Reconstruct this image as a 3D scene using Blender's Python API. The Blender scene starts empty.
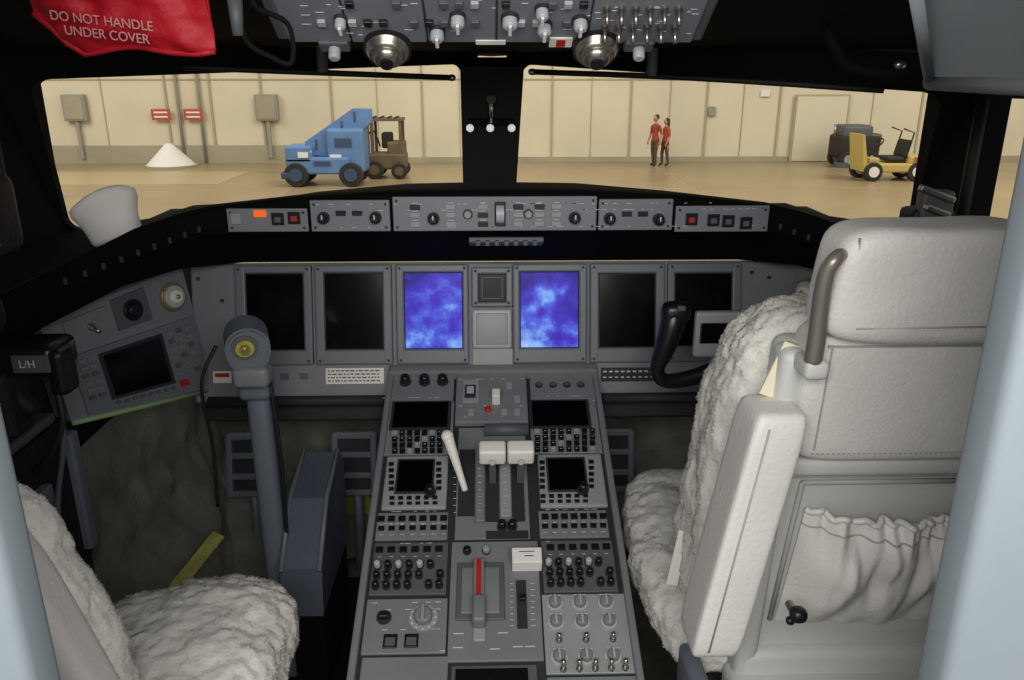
import bpy, bmesh, math, random
from mathutils import Vector, Matrix, Euler, noise
random.seed(7)
EYE = 3.3            # height of the flight-deck datum above the hangar floor
scene = bpy.context.scene
try:
    scene.view_settings.view_transform = 'Standard'
except Exception:
    pass

# ------------------------------------------------------------------ materials
def lin(h):
    h = h.lstrip('#')
    r = []
    for i in (0, 2, 4):
        c = int(h[i:i+2], 16) / 255
        r.append(c / 12.92 if c <= .04045 else ((c + .055) / 1.055) ** 2.4)
    return (*r, 1)

def mat(name, hexc, rough=.5, metal=0, bump=0, bscale=200, var=0, vscale=6, emit=0, spec=.5):
    m = bpy.data.materials.new(name); m.use_nodes = True
    nt = m.node_tree; b = nt.nodes['Principled BSDF']
    c = lin(hexc)
    b.inputs['Base Color'].default_value = c
    b.inputs['Roughness'].default_value = rough
    b.inputs['Metallic'].default_value = metal
    b.inputs['Specular IOR Level'].default_value = spec
    tc = nt.nodes.new('ShaderNodeTexCoord')
    if var:
        n = nt.nodes.new('ShaderNodeTexNoise'); n.inputs['Scale'].default_value = vscale; n.inputs['Detail'].default_value = 5
        nt.links.new(tc.outputs['Object'], n.inputs['Vector'])
        r = nt.nodes.new('ShaderNodeValToRGB')
        r.color_ramp.elements[0].position = .3; r.color_ramp.elements[1].position = .7
        r.color_ramp.elements[0].color = tuple(x * (1 - var) for x in c[:3]) + (1,)
        r.color_ramp.elements[1].color = tuple(min(1, x * (1 + var)) for x in c[:3]) + (1,)
        nt.links.new(n.outputs['Fac'], r.inputs['Fac']); nt.links.new(r.outputs['Color'], b.inputs['Base Color'])
    if bump:
        n = nt.nodes.new('ShaderNodeTexNoise'); n.inputs['Scale'].default_value = bscale; n.inputs['Detail'].default_value = 3
        nt.links.new(tc.outputs['Object'], n.inputs['Vector'])
        bp = nt.nodes.new('ShaderNodeBump'); bp.inputs['Strength'].default_value = bump; bp.inputs['Distance'].default_value = .004
        nt.links.new(n.outputs['Fac'], bp.inputs['Height']); nt.links.new(bp.outputs['Normal'], b.inputs['Normal'])
    if emit:
        b.inputs['Emission Color'].default_value = c
        b.inputs['Emission Strength'].default_value = emit
    return m

def screen_blue(name, seed, zc):
    m = bpy.data.materials.new(name); m.use_nodes = True
    nt = m.node_tree; b = nt.nodes['Principled BSDF']
    b.inputs['Base Color'].default_value = (.005, .005, .02, 1); b.inputs['Roughness'].default_value = .3
    b.inputs['Specular IOR Level'].default_value = .08
    tc = nt.nodes.new('ShaderNodeTexCoord')
    mp = nt.nodes.new('ShaderNodeMapping'); mp.inputs['Location'].default_value = (seed, seed * 2, 0)
    nt.links.new(tc.outputs['Object'], mp.inputs['Vector'])
    n = nt.nodes.new('ShaderNodeTexNoise'); n.inputs['Scale'].default_value = 13; n.inputs['Detail'].default_value = 5
    n.inputs['Roughness'].default_value = .55
    nt.links.new(mp.outputs['Vector'], n.inputs['Vector'])
    # brighter toward the bottom of the display
    sx = nt.nodes.new('ShaderNodeSeparateXYZ'); nt.links.new(tc.outputs['Object'], sx.inputs[0])
    mr = nt.nodes.new('ShaderNodeMapRange'); mr.inputs['From Min'].default_value = zc - .1; mr.inputs['From Max'].default_value = zc + .1
    mr.inputs['To Min'].default_value = .13; mr.inputs['To Max'].default_value = -.10
    nt.links.new(sx.outputs['Z'], mr.inputs['Value'])
    ad = nt.nodes.new('ShaderNodeMath'); ad.operation = 'ADD'
    nt.links.new(n.outputs['Fac'], ad.inputs[0]); nt.links.new(mr.outputs[0], ad.inputs[1])
    r = nt.nodes.new('ShaderNodeValToRGB'); e = r.color_ramp.elements
    e[0].position = .34; e[0].color = lin('#2c1f8c')
    e[1].position = .80; e[1].color = lin('#c0dcff')
    a = e.new(.50); a.color = lin('#4738c4')
    a = e.new(.58); a.color = lin('#5468e0')
    a = e.new(.66); a.color = lin('#80acf6')
    nt.links.new(ad.outputs[0], r.inputs['Fac'])
    nt.links.new(r.outputs['Color'], b.inputs['Emission Color']); b.inputs['Emission Strength'].default_value = .95
    return m

BLACK = mat('black_trim', '#141416', .6, bump=.3, bscale=300)
BLACKM = mat('matte_black_liner', '#0b0b0d', .85, spec=.2)
GSH = mat('glareshield_black', '#0d0d0d', .9, bump=.3, bscale=260, spec=.08)
GLOSS = mat('dark_glass', '#050507', .14)
GLOSS2 = mat('dark_glass_coated', '#060608', .3, spec=.12)
PANEL = mat('panel_grey', '#787b82', .5, bump=.15, bscale=400, var=.06)
BEZEL = mat('bezel_grey', '#6e7178', .45, var=.05)
PLATE = mat('pedestal_plate_grey', '#777b7d', .5, var=.07, vscale=12)
PLATEL = mat('light_plate_grey', '#929596', .45, var=.05)
PLATED = mat('dark_plate_grey', '#55585c', .55, var=.05)
SEAM = mat('seam_dark', '#26282b', .7)
KNOB = mat('knob_black', '#17171a', .35)
KGREY = mat('knob_grey', '#a9afb2', .4)
WHITE = mat('white_plastic', '#e6e4dc', .4)
LAMPW = mat('post_lamp_white', '#f0eee6', .4, emit=.5)
PAPER = mat('white_paper', '#e8e6e0', .8)
CLOTH = mat('white_cloth', '#f6f5f0', .85, bump=.3, bscale=80)
MARK = mat('white_marking', '#c9ccd0', .6)
RED = mat('red_paint', '#b02018', .5)
ORANGE = mat('orange_lamp', '#f06a20', .4, emit=.5)
METAL = mat('brushed_metal', '#a8a49c', .3, metal=.9)
BRONZE = mat('bronze_tube', '#8a857c', .35, metal=.5)
YOKE = mat('yoke_paint', '#666d78', .45, var=.06)
BASEB = mat('base_box_blue_grey', '#4f5764', .55, var=.1)
YELLOWG = mat('primer_yellow', '#a7a246', .6, var=.2, vscale=60)
GREENT = mat('green_seal', '#8aa878', .6)
BRASS = mat('brass', '#b09a58', .35, metal=.7)
LEATHER = mat('seat_leather', '#dbd9d6', .45, bump=.3, bscale=160, var=.04, vscale=8)
LEATHD = mat('seat_leather_seam', '#a9a8a5', .6)
SHELL = mat('seat_shell_grey', '#c8cbc8', .5, var=.04)
FLEECE = mat('sheepskin', '#dfded8', .95, bump=.4, bscale=120, var=.06, vscale=30, spec=.08)
JAMB = mat('jamb_paint', '#919da5', .55, var=.03)
LINER = mat('liner_blue_grey', '#a7b0b6', .6)
CARPET = mat('floor_carpet', '#55564e', .95, bump=1, bscale=150, var=.2, vscale=20, spec=.1)
COVER = mat('footwell_fabric', '#65685f', .9, bump=1, bscale=110, var=.22, vscale=14, spec=.15)
OLIVE = mat('olive_strip', '#8f8f44', .7, var=.25, vscale=40)
REDFAB = mat('red_fabric', '#b40e22', .6, bump=.4, bscale=90, var=.1)
HW = mat('hangar_wall_cream', '#d8cfb6', .7, var=.06, vscale=.5)
HW2 = mat('hangar_wall_seam', '#ada386', .8)
HBASE = mat('hangar_wall_base', '#a39c86', .7, var=.1, vscale=1)
HFLOOR = mat('hangar_floor_concrete', '#9a8766', .35, var=.14, vscale=.25)
HGREY = mat('utility_box_grey', '#96948a', .6)
HRED = mat('sign_red', '#b8503c', .6)
BLUEP = mat('blue_machine_paint', '#5f82b2', .5, var=.1, vscale=2)
BLUED = mat('blue_machine_dark', '#3a4c6e', .5)
YELP = mat('yellow_machine_paint', '#bfaa60', .5)
BROWN = mat('machine_brown', '#62543f', .6, var=.2, vscale=3)
RUBBER = mat('rubber', '#2c2824', .8)
SKIN = mat('skin', '#b98463', .6)
HAIR = mat('hair', '#2a1a12', .7)
SHIRT = mat('red_shirt', '#a04030', .8)
SHIRT2 = mat('coral_shirt', '#ac5040', .8)
PANTS = mat('dark_trousers', '#553f36', .8)
SHOE = mat('shoe', '#1d1816', .6)
SB1 = screen_blue('display_blue_a', 1.3, -.56); SB2 = screen_blue('display_blue_b', 4.1, -.56)

# ------------------------------------------------------------------ mesh kit
def fr(o, x, y):
    x = Vector(x).normalized(); y = Vector(y); z = x.cross(y).normalized(); y = z.cross(x)
    m = Matrix.Identity(4)
    for i in range(3):
        m[i][0] = x[i]; m[i][1] = y[i]; m[i][2] = z[i]; m[i][3] = Vector(o)[i]
    return m
I4 = Matrix.Identity(4)
def rotm(rx=0, ry=0, rz=0):
    return Euler((math.radians(rx), math.radians(ry), math.radians(rz))).to_matrix().to_4x4()

class Obj:
    def __init__(s, name, off=(0, 0, EYE), F=None):
        s.name = name; s.off = Vector(off); s.F = F or I4
        s.v = []; s.f = []; s.mi = []; s.sm = []; s.mats = []
    def idx(s, m):
        if m not in s.mats: s.mats.append(m)
        return s.mats.index(m)
    def add(s, vs, fs, m, smooth=False, M=None):
        T = s.F if M is None else s.F @ M
        b = len(s.v); s.v += [T @ Vector(p) for p in vs]
        for f in fs:
            s.f.append([b + i for i in f])
            mm = m(sum((Vector(vs[i]) for i in f), Vector()) / len(f)) if callable(m) else m
            s.mi.append(s.idx(mm)); s.sm.append(smooth)
    def bm(s, bm, m, smooth=False, M=None):
        bm.verts.index_update()
        s.add([v.co.copy() for v in bm.verts], [[v.index for v in f.verts] for f in bm.faces], m, smooth, M)
        bm.free()
    def box(s, c, d, m, bev=0, seg=2, R=None):
        bm = bmesh.new(); bmesh.ops.create_cube(bm, size=1)
        for v in bm.verts: v.co = Vector((v.co.x * d[0], v.co.y * d[1], v.co.z * d[2]))
        if bev:
            bmesh.ops.bevel(bm, geom=list(bm.edges), offset=min(bev, min(d) * .48), segments=seg, profile=.5, affect='EDGES')
        M = Matrix.Translation(c)
        if R is not None: M = M @ R
        s.bm(bm, m, bool(bev and seg > 2), M)
    def cyl(s, c, r, h, m, n=16, r2=None, R=None, smooth=True, bev=0):
        """axis local z, base at c, height h"""
        r2 = r if r2 is None else r2
        prof = [(r, 0)]
        if bev: prof += [(r2, h - bev), (r2 - bev * .4, h - bev * .3), (r2 - bev, h)]
        else: prof += [(r2, h)]
        vs = []; fs = []
        for (rr, z) in prof:
            for i in range(n):
                a = 2 * math.pi * i / n; vs.append((rr * math.cos(a), rr * math.sin(a), z))
        for k in range(len(prof) - 1):
            for i in range(n):
                j = (i + 1) % n; fs.append((k * n + i, k * n + j, (k + 1) * n + j, (k + 1) * n + i))
        M = Matrix.Translation(c)
        if R is not None: M = M @ R
        s.add(vs, fs, m, smooth, M)
        s.add(vs[-n:], [tuple(range(n))], m, False, M); s.add(vs[:n], [tuple(reversed(range(n)))], m, False, M)
    def prism(s, poly, z0, z1, m, M=None, smooth=False):
        n = len(poly)
        vs = [(x, y, z0) for x, y in poly] + [(x, y, z1) for x, y in poly]
        fs = [tuple(reversed(range(n))), tuple(range(n, 2 * n))]
        fs += [(i, (i + 1) % n, n + (i + 1) % n, n + i) for i in range(n)]
        s.add(vs, fs, m, smooth, M)
    def tube(s, pts, r, m, n=10, smooth=True, sub=0):
        pts = [Vector(p) for p in pts]; rs = list(r) if isinstance(r, (list, tuple)) else [r] * len(pts)
        if sub:
            P = []; RR = []
            for i in range(len(pts) - 1):
                p0 = pts[max(i - 1, 0)]; p1 = pts[i]; p2 = pts[i + 1]; p3 = pts[min(i + 2, len(pts) - 1)]
                for k in range(sub):
                    t = k / sub
                    P.append(.5 * ((2 * p1) + (p2 - p0) * t + (2 * p0 - 5 * p1 + 4 * p2 - p3) * t * t + (3 * p1 - p0 - 3 * p2 + p3) * t ** 3))
                    RR.append(rs[i] * (1 - t) + rs[i + 1] * t)
            pts = P + [pts[-1]]; rs = RR + [rs[-1]]
        vs = []; fs = []; up = None
        for i, p in enumerate(pts):
            d = (pts[min(i + 1, len(pts) - 1)] - pts[max(i - 1, 0)]).normalized()
            if up is None: up = d.orthogonal().normalized()
            up = (up - d * up.dot(d)).normalized(); sd = d.cross(up)
            for k in range(n):
                a = 2 * math.pi * k / n; vs.append(p + (up * math.cos(a) + sd * math.sin(a)) * rs[i])
        for i in range(len(pts) - 1):
            for k in range(n):
                j = (k + 1) % n; fs.append((i * n + k, i * n + j, (i + 1) * n + j, (i + 1) * n + k))
        fs.append(tuple(reversed(range(n)))); b = (len(pts) - 1) * n; fs.append(tuple(range(b, b + n)))
        s.add(vs, fs, m, smooth)
    def grid(s, rows, m, smooth=True, thick=0, closed=False):
        nr = len(rows); nc = len(rows[0])
        vs = [Vector(p) for r in rows for p in r]; fs = []
        for i in range(nr - 1):
            for j in range(nc - 1 if not closed else nc):
                k = (j + 1) % nc
                fs.append((i * nc + j, i * nc + k, (i + 1) * nc + k, (i + 1) * nc + j))
        s.add(vs, fs, m, smooth)
    def blob(s, c, d, m, k=4, n=12, R=None, fn=None, fuzz=0, fq=60):
        """rounded cushion form: cube lattice mapped on a p-norm ball"""
        bm = bmesh.new(); bmesh.ops.create_cube(bm, size=2)
        bmesh.ops.subdivide_edges(bm, edges=list(bm.edges), cuts=n, use_grid_fill=True)
        for v in bm.verts:
            p = v.co; q = (abs(p.x) ** k + abs(p.y) ** k + abs(p.z) ** k) ** (1 / k)
            p = p / q; p = Vector((p.x * d[0] / 2, p.y * d[1] / 2, p.z * d[2] / 2))
            v.co = fn(p) if fn else p
        if fuzz:
            bm.normal_update()
            for v in bm.verts:
                q = v.co + Vector(c)
                v.co = v.co + v.normal * (fuzz * .7 * noise.noise(q * fq) + fuzz * 1.6 * noise.noise(q * fq * .25))
        M = Matrix.Translation(c)
        if R is not None: M = M @ R
        s.bm(bm, m, True, M)
    def done(s, parent=None):
        me = bpy.data.meshes.new(s.name); me.from_pydata([tuple(v) for v in s.v], [], s.f); me.update()
        for m in s.mats: me.materials.append(m)
        for p, a, b in zip(me.polygons, s.mi, s.sm): p.material_index = a; p.use_smooth = b
        o = bpy.data.objects.new(s.name, me); bpy.context.collection.objects.link(o)
        if parent: o.parent = parent
        else: o.location = s.off
        return o

def text(body, size, m, M, parent, name='label', sp=1):
    cu = bpy.data.curves.new(name, 'FONT'); cu.body = body; cu.size = size; cu.extrude = .0003
    cu.align_x = 'CENTER'; cu.align_y = 'CENTER'; cu.space_line = sp; cu.materials.append(m)
    o = bpy.data.objects.new(name, cu); bpy.context.collection.objects.link(o); o.parent = parent; o.matrix_local = M
    return o

def fleece(o, M, count, L, seedv):
    """short matted wool nap: tiny curled tapered strands standing on the skin surface"""
    rnd = random.Random(seedv)
    me = o.data; polys = me.polygons; n = len(polys)
    vs = []; fs = []; nr = []
    for _ in range(count):
        p = polys[rnd.randrange(n)]
        c = p.center.copy(); nn = p.normal.copy()
        t = nn.orthogonal().normalized(); b = nn.cross(t)
        c += t * rnd.uniform(-.005, .005) + b * rnd.uniform(-.005, .005) - nn * .001
        a = rnd.uniform(0, 6.28); d = (t * math.cos(a) + b * math.sin(a))
        l = L * rnd.uniform(.6, 1.2); w = L * .20
        sd = nn.cross(d)
        p1 = c + nn * l * .42 + d * l * .4; p2 = c + nn * l * .50 + d * l * 1.0
        k = len(vs)
        vs += [c - sd * w, c + sd * w, p1 - sd * w * .8, p1 + sd * w * .8, p2]
        q = (nn - d * rnd.uniform(0, .2)).normalized(); nr += [tuple(q)] * 5
        fs += [(k, k + 2, k + 3, k + 1), (k + 2, k + 4, k + 3)]
    m2 = bpy.data.meshes.new('wool_nap'); m2.from_pydata([tuple(v) for v in vs], [], fs); m2.materials.append(M)
    for p in m2.polygons: p.use_smooth = True
    m2.update(); m2.normals_split_custom_set_from_vertices(nr)
    w_ = bpy.data.objects.new('wool_nap', m2); bpy.context.collection.objects.link(w_); w_.parent = o

def skin_mesh(P, E, Rr, sub=2):
    me = bpy.data.meshes.new('sk'); me.from_pydata(P, E, []); o = bpy.data.objects.new('sk', me)
    bpy.context.collection.objects.link(o)
    md = o.modifiers.new('s', 'SKIN'); md.use_smooth_shade = True
    for i, v in enumerate(me.skin_vertices[0].data):
        r = Rr[i]; v.radius = r if isinstance(r, tuple) else (r, r); v.use_root = (i == 0)
    sb = o.modifiers.new('b', 'SUBSURF'); sb.levels = sub; sb.render_levels = sub
    dg = bpy.context.evaluated_depsgraph_get(); ev = o.evaluated_get(dg); m2 = ev.to_mesh()
    vs = [v.co.copy() for v in m2.vertices]; fs = [tuple(p.vertices) for p in m2.polygons]
    ev.to_mesh_clear(); bpy.data.objects.remove(o)
    return vs, fs

# ================================================================== HANGAR
h = Obj('hangar_floor', off=(0, 0, 0))
h.box((0, 17, -.1), (84, 34, .2), HFLOOR)
for x in range(-36, 40, 6): h.box((x, 18, .003), (.03, 30, .006), HW2)
for y in (12, 18, 24, 29): h.box((0, y, .003), (80, .03, .006), HW2)
h.box((-12.5, 27, .004), (8, 3.4, .006), mat('floor_pale', '#b5a27c', .35))  # paler rectangle on the left of the floor
h.done()
h = Obj('wall_back', off=(0, 0, 0))
h.box((0, 31.7, 4.5), (84, .3, 9), HW)
for x in (-19, -16.9, -12.15, -10.5, -8.6, -6.0, -2.6, 2.3, 5.3, 8.2, 11.0, 16.5, 19, 22):
    h.box((x, 31.52, 4.5), (.07, .06, 9), HW2)
for x in (-14.5, -4.3, -1.2, .8, 3.8, 6.8, 9.6, 14.6, 17.8):
    h.box((x, 31.53, 4.5), (.025, .03, 9), HW2)
h.box((0, 31.53, 3.05), (84, .03, .05), HW2)
h.box((-11.6, 31.5, .33), (11.5, .05, .66), HBASE)
h.box((9, 31.52, .1), (46, .04, .2), HBASE)
for x in (-11.7, -10.9): h.tube([(x, 31.45, 0), (x, 31.45, 6)], .06, HGREY, 8)
for x in (-15.5, -8.4):
    h.box((x, 31.4, 2.05), (.85, .25, .95), HGREY, .03)
    h.box((x, 31.26, 2.05), (.7, .03, .8), HBASE, .01)
    h.box((x, 31.4, .9), (.12, .1, 1.4), HGREY)
for x in (-12.35, -11.15):
    h.box((x, 31.36, 1.8), (.7, .03, .4), HRED)
    h.box((x, 31.34, 1.88), (.5, .02, .06), PAPER); h.box((x, 31.34, 1.72), (.5, .02, .06), PAPER)
for x in (8.4, 17.5): h.box((x, 31.45, 1.9), (.25, .1, .35), HGREY, .02)
h.box((10.4, 31.5, 2.55), (.35, .05, .25), PAPER)
h.done()
h = Obj('door_1', off=(0, 0, 0))
h.box((12.6, 31.44, 1.25), (2.1, .06, 2.5), HW2); h.box((12.6, 31.40, 1.23), (1.95, .05, 2.4), HW)
h.box((13.4, 31.35, 1.1), (.1, .06, .1), METAL)
h.done()
h = Obj('barrier_cone_cover', off=(0, 0, 0))
h.cyl((-11.8, 30.3, .0), .95, .08, HBASE, 24); h.cyl((-11.8, 30.3, .08), .85, .75, PAPER, 24, r2=.12)
h.done()
h = Obj('wall_right_hangar', off=(0, 0, 0)); h.box((41.8, 17, 4.5), (.3, 34, 9), HW); 
for y in range(4, 31, 3): h.box((41.6, y, 4.5), (.06, .07, 9), HW2)
h.done()
h = Obj('wall_left_hangar', off=(0, 0, 0)); h.box((-41.8, 17, 4.5), (.3, 34, 9), HW)
for y in range(4, 31, 3): h.box((-41.6, y, 4.5), (.06, .07, 9), HW2)
h.done()

RX = rotm(0, 90, 0); RY = rotm(90, 0, 0)
def wheel(o, x, y, r, w, rim=HGREY):
    o.cyl((x, y + w / 2, r), r, w, RUBBER, 20, R=RY, bev=.03)
    o.cyl((x, y - w / 2 + .0, r), r * .55, .03, rim, 16, R=RY)
# blue boom lift
b = Obj('boom_lift', off=(-4.90, 25.3, 0))
b.box((-.35, 0, .62), (1.9, 1.3, .5), BLUEP, .06); b.box((-.9, -.1, .95), (.8, 1.1, .5), BLUEP, .06)
b.box((-.75, -.66, .95), (.3, .04, .16), PAPER); b.box((-.2, -.66, .7), (.5, .04, .12), BLUED)
b.prism([(-.75, 0.95), (.0, .85), (1.25, 1.85), (1.25, 2.25), (.75, 2.27), (-.75, 1.3)], -.3, .3, BLUEP, M=rotm(90, 0, 0))
b.box((.5, 0, 1.05), (1.1, 1.1, 1.3), BLUEP, .08); b.box((.45, -.56, 1.3), (.5, .03, .25), BLUED)
b.box((.2, -.57, .8), (.35, .03, .3), PAPER); b.box((-.75, -.62, 1.05), (.5, .03, .06), PAPER)
for k in range(4): b.box((-.4 + k * .4, -.31, 1.22 + k * .27), (.05, .02, .3), BLUED)
for x in (-1.0, .65): wheel(b, x, -.6, .36, .28, BLUED); wheel(b, x, .6, .36, .28, BLUED)
b.box((-1.2, -.3, .35), (.5, .9, .2), BLUED, .04)
b.done()
# forklift
b = Obj('forklift', off=(-3.45, 27.0, 0))
b.box((.05, .0, .55), (1.2, 1.0, .5), BROWN, .06); b.box((.35, 0, .95), (.55, .9, .45), BROWN, .06)
for x in (-.52, -.38, .52):
    for y in (-.42, .42): b.box((x, y, 1.0), (.09, .09, 1.75), BROWN)
b.box((0, 0, 1.86), (1.2, 1.0, .08), BROWN); 
for x in (-.35, -.1, .15, .38): b.box((x, 0, 1.92), (.06, .95, .05), RUBBER)
b.box((-.45, 0, 1.45), (.08, .9, .06), RUBBER); b.box((.05, 0, 1.2), (.35, .45, .5), RUBBER, .06)
b.tube([(-.2, 0, 1.0), (-.3, 0, 1.3)], .03, RUBBER); b.box((-.55, 0, .5), (.06, .9, .5), RUBBER)
wheel(b, -.35, -.5, .3, .22, BROWN); wheel(b, .45, -.5, .26, .2, BROWN); wheel(b, -.35, .5, .3, .22, BROWN); wheel(b, .45, .5, .26, .2, BROWN)
b.done()
# yellow tug / cart
b = Obj('baggage_tug', off=(12.75, 26.0, 0))
b.box((.1, 0, .42), (1.9, 1.1, .28), YELP, .05)
b.box((.75, 0, .66), (.6, 1.05, .26), YELP, .05); b.box((.8, -.54, .7), (.35, .03, .12), HRED)
b.box((-.62, 0, .60), (.35, .9, .25), YELP, .04)
b.prism([(-.95, .3), (-.80, .3), (-1.05, 1.45), (-1.12, 1.45)], -.5, .5, YELP, M=rotm(90, 0, 0))
b.box((.1, 0, .68), (.55, .8, .14), RUBBER, .05); b.box((.45, 0, 1.0), (.12, .8, .55), RUBBER, .05, R=rotm(0, 12, 0))
b.tube([(-.7, 0, .6), (-.35, 0, 1.15)], .035, RUBBER)
ring = [(-.33 + .08 * math.cos(a), .2 * math.sin(a), 1.17 + .12 * math.cos(a)) for a in [i * math.pi / 8 for i in range(17)]]
b.tube(ring, .022, RUBBER)
b.tube([(.4, -.4, .7), (.55, -.4, 1.5), (.2, -.4, 1.62)], .025, RUBBER); b.tube([(.4, .4, .7), (.55, .4, 1.5), (.2, .4, 1.62)], .025, RUBBER)
for x in (-.65, .75): wheel(b, x, -.48, .3, .2, PAPER); wheel(b, x, .48, .3, .2, PAPER)
b.done()
b = Obj('floor_sweeper', off=(13.3, 29.8, 0))
b.box((0, 0, .75), (1.5, 1.1, .8), RUBBER, .12, 3); b.box((-.1, 0, 1.25), (1.1, 1.0, .5), PLATED, .12, 3)
b.box((.55, 0, 1.0), (.5, 1.0, .4), BROWN, .08); b.cyl((-.5, -.35, .0), .3, .2, PLATED, 16)
b.tube([(-.7, 0, 1.0), (-.8, 0, 1.5)], .04, METAL); wheel(b, .4, -.5, .3, .2); wheel(b, -.4, -.5, .3, .2); wheel(b, .4, .5, .3, .2); wheel(b, -.4, .5, .3, .2)
b.done()

def person(name, loc, rz, sc, shirt, longhair, stride):
    o = Obj(name, off=loc)
    P = [(0, 0, .95), (0, 0, 1.12), (0, .005, 1.32), (0, .01, 1.46), (0, -.005, 1.56)]
    Rr = [(.135, .10), (.12, .09), (.155, .105), .055, .055]
    E = [(0, 1), (1, 2), (2, 3), (3, 4)]
    for sx in (-1, 1):
        st = stride * sx
        b = len(P)
        P += [(sx * .175, .005, 1.405), (sx * .225, .04 + .05 * st, 1.14), (sx * .235, -.05 + .1 * st, .90), (sx * .235, -.07 + .11 * st, .84)]
        Rr += [.062, .046, .03, (.036, .02)]
        E += [(2, b), (b, b + 1), (b + 1, b + 2), (b + 2, b + 3)]
        b = len(P)
        P += [(sx * .095, 0, .86), (sx * .105, -.03 - .11 * st, .49), (sx * .11, .02 - .16 * st, .10), (sx * .12, -.12 - .16 * st, .045)]
        Rr += [.098, .065, .045, (.045, .035)]
        E += [(0, b), (b, b + 1), (b + 1, b + 2), (b + 2, b + 3)]
    vs, fs = skin_mesh(P, E, Rr)
    def mf(c):
        if c.z > 1.47: return SKIN
        if abs(c.x) > .17 and c.z < 1.12: return SKIN
        if c.z > .93: return shirt
        if c.z > .11: return PANTS
        return SHOE
    M = rotm(0, 0, rz) @ Matrix.Scale(sc, 4)
    o.F = M
    o.add(vs, fs, mf, True)
    def headf(p):
        if p.z < 0: p.x *= 1 + p.z * 2.2; p.y = p.y * (1 + p.z * 1.2) - .012
        return p
    o.blob((0, -.012, 1.655), (.155, .195, .235), SKIN, 2.2, 5, fn=headf)
    o.blob((0, .018, 1.69), (.175, .19, .2), HAIR, 2.3, 5)
    if longhair: o.blob((0, .065, 1.56), (.17, .1, .34), HAIR, 2.6, 5)
    o.blob((0, -.115, 1.645), (.026, .035, .045), SKIN, 2, 3)
    for sx in (-1, 1):
        o.blob((sx * .032, -.098, 1.668), (.024, .016, .013), WHITE, 2, 3); o.blob((sx * .032, -.106, 1.668), (.01, .006, .01), KNOB, 2, 2)
        o.blob((sx * .079, .0, 1.65), (.016, .035, .055), SKIN, 2, 3)
        st = stride * sx; hx = sx * .235; hy = -.07 + .11 * st
        for i, L in enumerate((.07, .08, .075, .06)):
            yy = hy - .024 + i * .016
            o.tube([(hx, yy, .835), (hx - sx * .004, yy - .004, .80), (hx - sx * .014, yy - .004, .835 - L - .015)], [.009, .0085, .006], SKIN, 6)
        o.tube([(hx - sx * .004, hy - .025, .86), (hx - sx * .012, hy - .05, .83), (hx - sx * .014, hy - .056, .805)], [.011, .010, .007], SKIN, 6)
    o.blob((0, -.1, 1.607), (.045, .02, .012), HRED, 2, 3)
    o.done()
person('standing_man', (5.98, 29.9, 0), -55, 1.04, SHIRT, False, .4)
person('standing_woman', (6.38, 29.95, 0), -70, .97, SHIRT2, True, -.4)

# ================================================================== COCKPIT SHELL
f = Obj('floor')
f.box((0, 1.0, -1.44), (2.5, 2.9, .08), CARPET)
f.box((0, 2.42, -1.1), (2.0, .06, .66), COVER)
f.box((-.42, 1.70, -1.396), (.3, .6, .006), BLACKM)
f.done()
# soft grey insulation cover draped around the footwells
c = Obj('footwell_cover')
def crease(q): return noise.noise(q) * .05 + noise.noise(q * 2.3) * .03 + .03 * abs(noise.noise(q * 3.1 + Vector((3, 1, 2))))
for sx in (-1, 1):
    rows = []
    for i in range(40):
        t = i / 39; row = []
        for j in range(40):
            s_ = j / 39; x = (-.89 + .60 * s_)
            y = 2.33 - .12 * t - .5 * max(0, t - .55) * (1 - s_) * 2; z = -.80 - .58 * min(1, t * 1.1)
            n_ = crease(Vector((x * 3, y * 3, z * 3)))
            row.append((x * (-sx), y + n_ - .02, z + n_ * .3 + .004))
        rows.append(row)
    c.grid(rows, COVER)
    rows = []
    for i in range(44):
        t = i / 43; row = []
        for j in range(44):
            s_ = j / 43; y = 1.49 + .80 * s_; z = -.765 - .62 * t
            n_ = crease(Vector((.5, y * 3.2, z * 3.2)))
            x = .89 - .04 * t - .24 * max(0, t - .45) ** 1.3 - abs(n_) * 1.1 * min(1, t * 3)
            row.append((sx * x, y, z))
        rows.append(row)
    c.grid(rows, COVER)
c.box((-.762, 1.775, -1.186), (.035, .20, .008), OLIVE, .003, R=rotm(16, 25, -12)); c.box((-.42, 2.16, -1.24), (.09, .02, .07), OLIVE, .003)
c.done()

ce = Obj('ceiling')
rows = []
prof = [(2.5, .03), (2.2, .045), (1.9, .055), (1.6, .075), (1.3, .12), (1.15, .20), (1.0, .28), (.8, .37), (.58, .42)]
def cz(y):
    for (a, za), (b_, zb) in zip(prof, prof[1:]):
        if y >= b_: return zb + (za - zb) * (y - b_) / (a - b_)
    return .42
for i in range(26):
    t = i / 25; row = []
    for j in range(25):
        x = -1.2 + .1 * j; ymax = 2.27 - .62 * abs(x) + .02
        y = .58 + (ymax - .58) * (1 - t)
        row.append((x, y, cz(y) - .06 * abs(x / 1.1) ** 3))
    rows.append(row)
ce.grid(rows, BLACKM)
ce.grid([[(p[0], p[1], p[2] + .05) for p in r] for r in rows], BLACKM)
ce.done()

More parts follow.
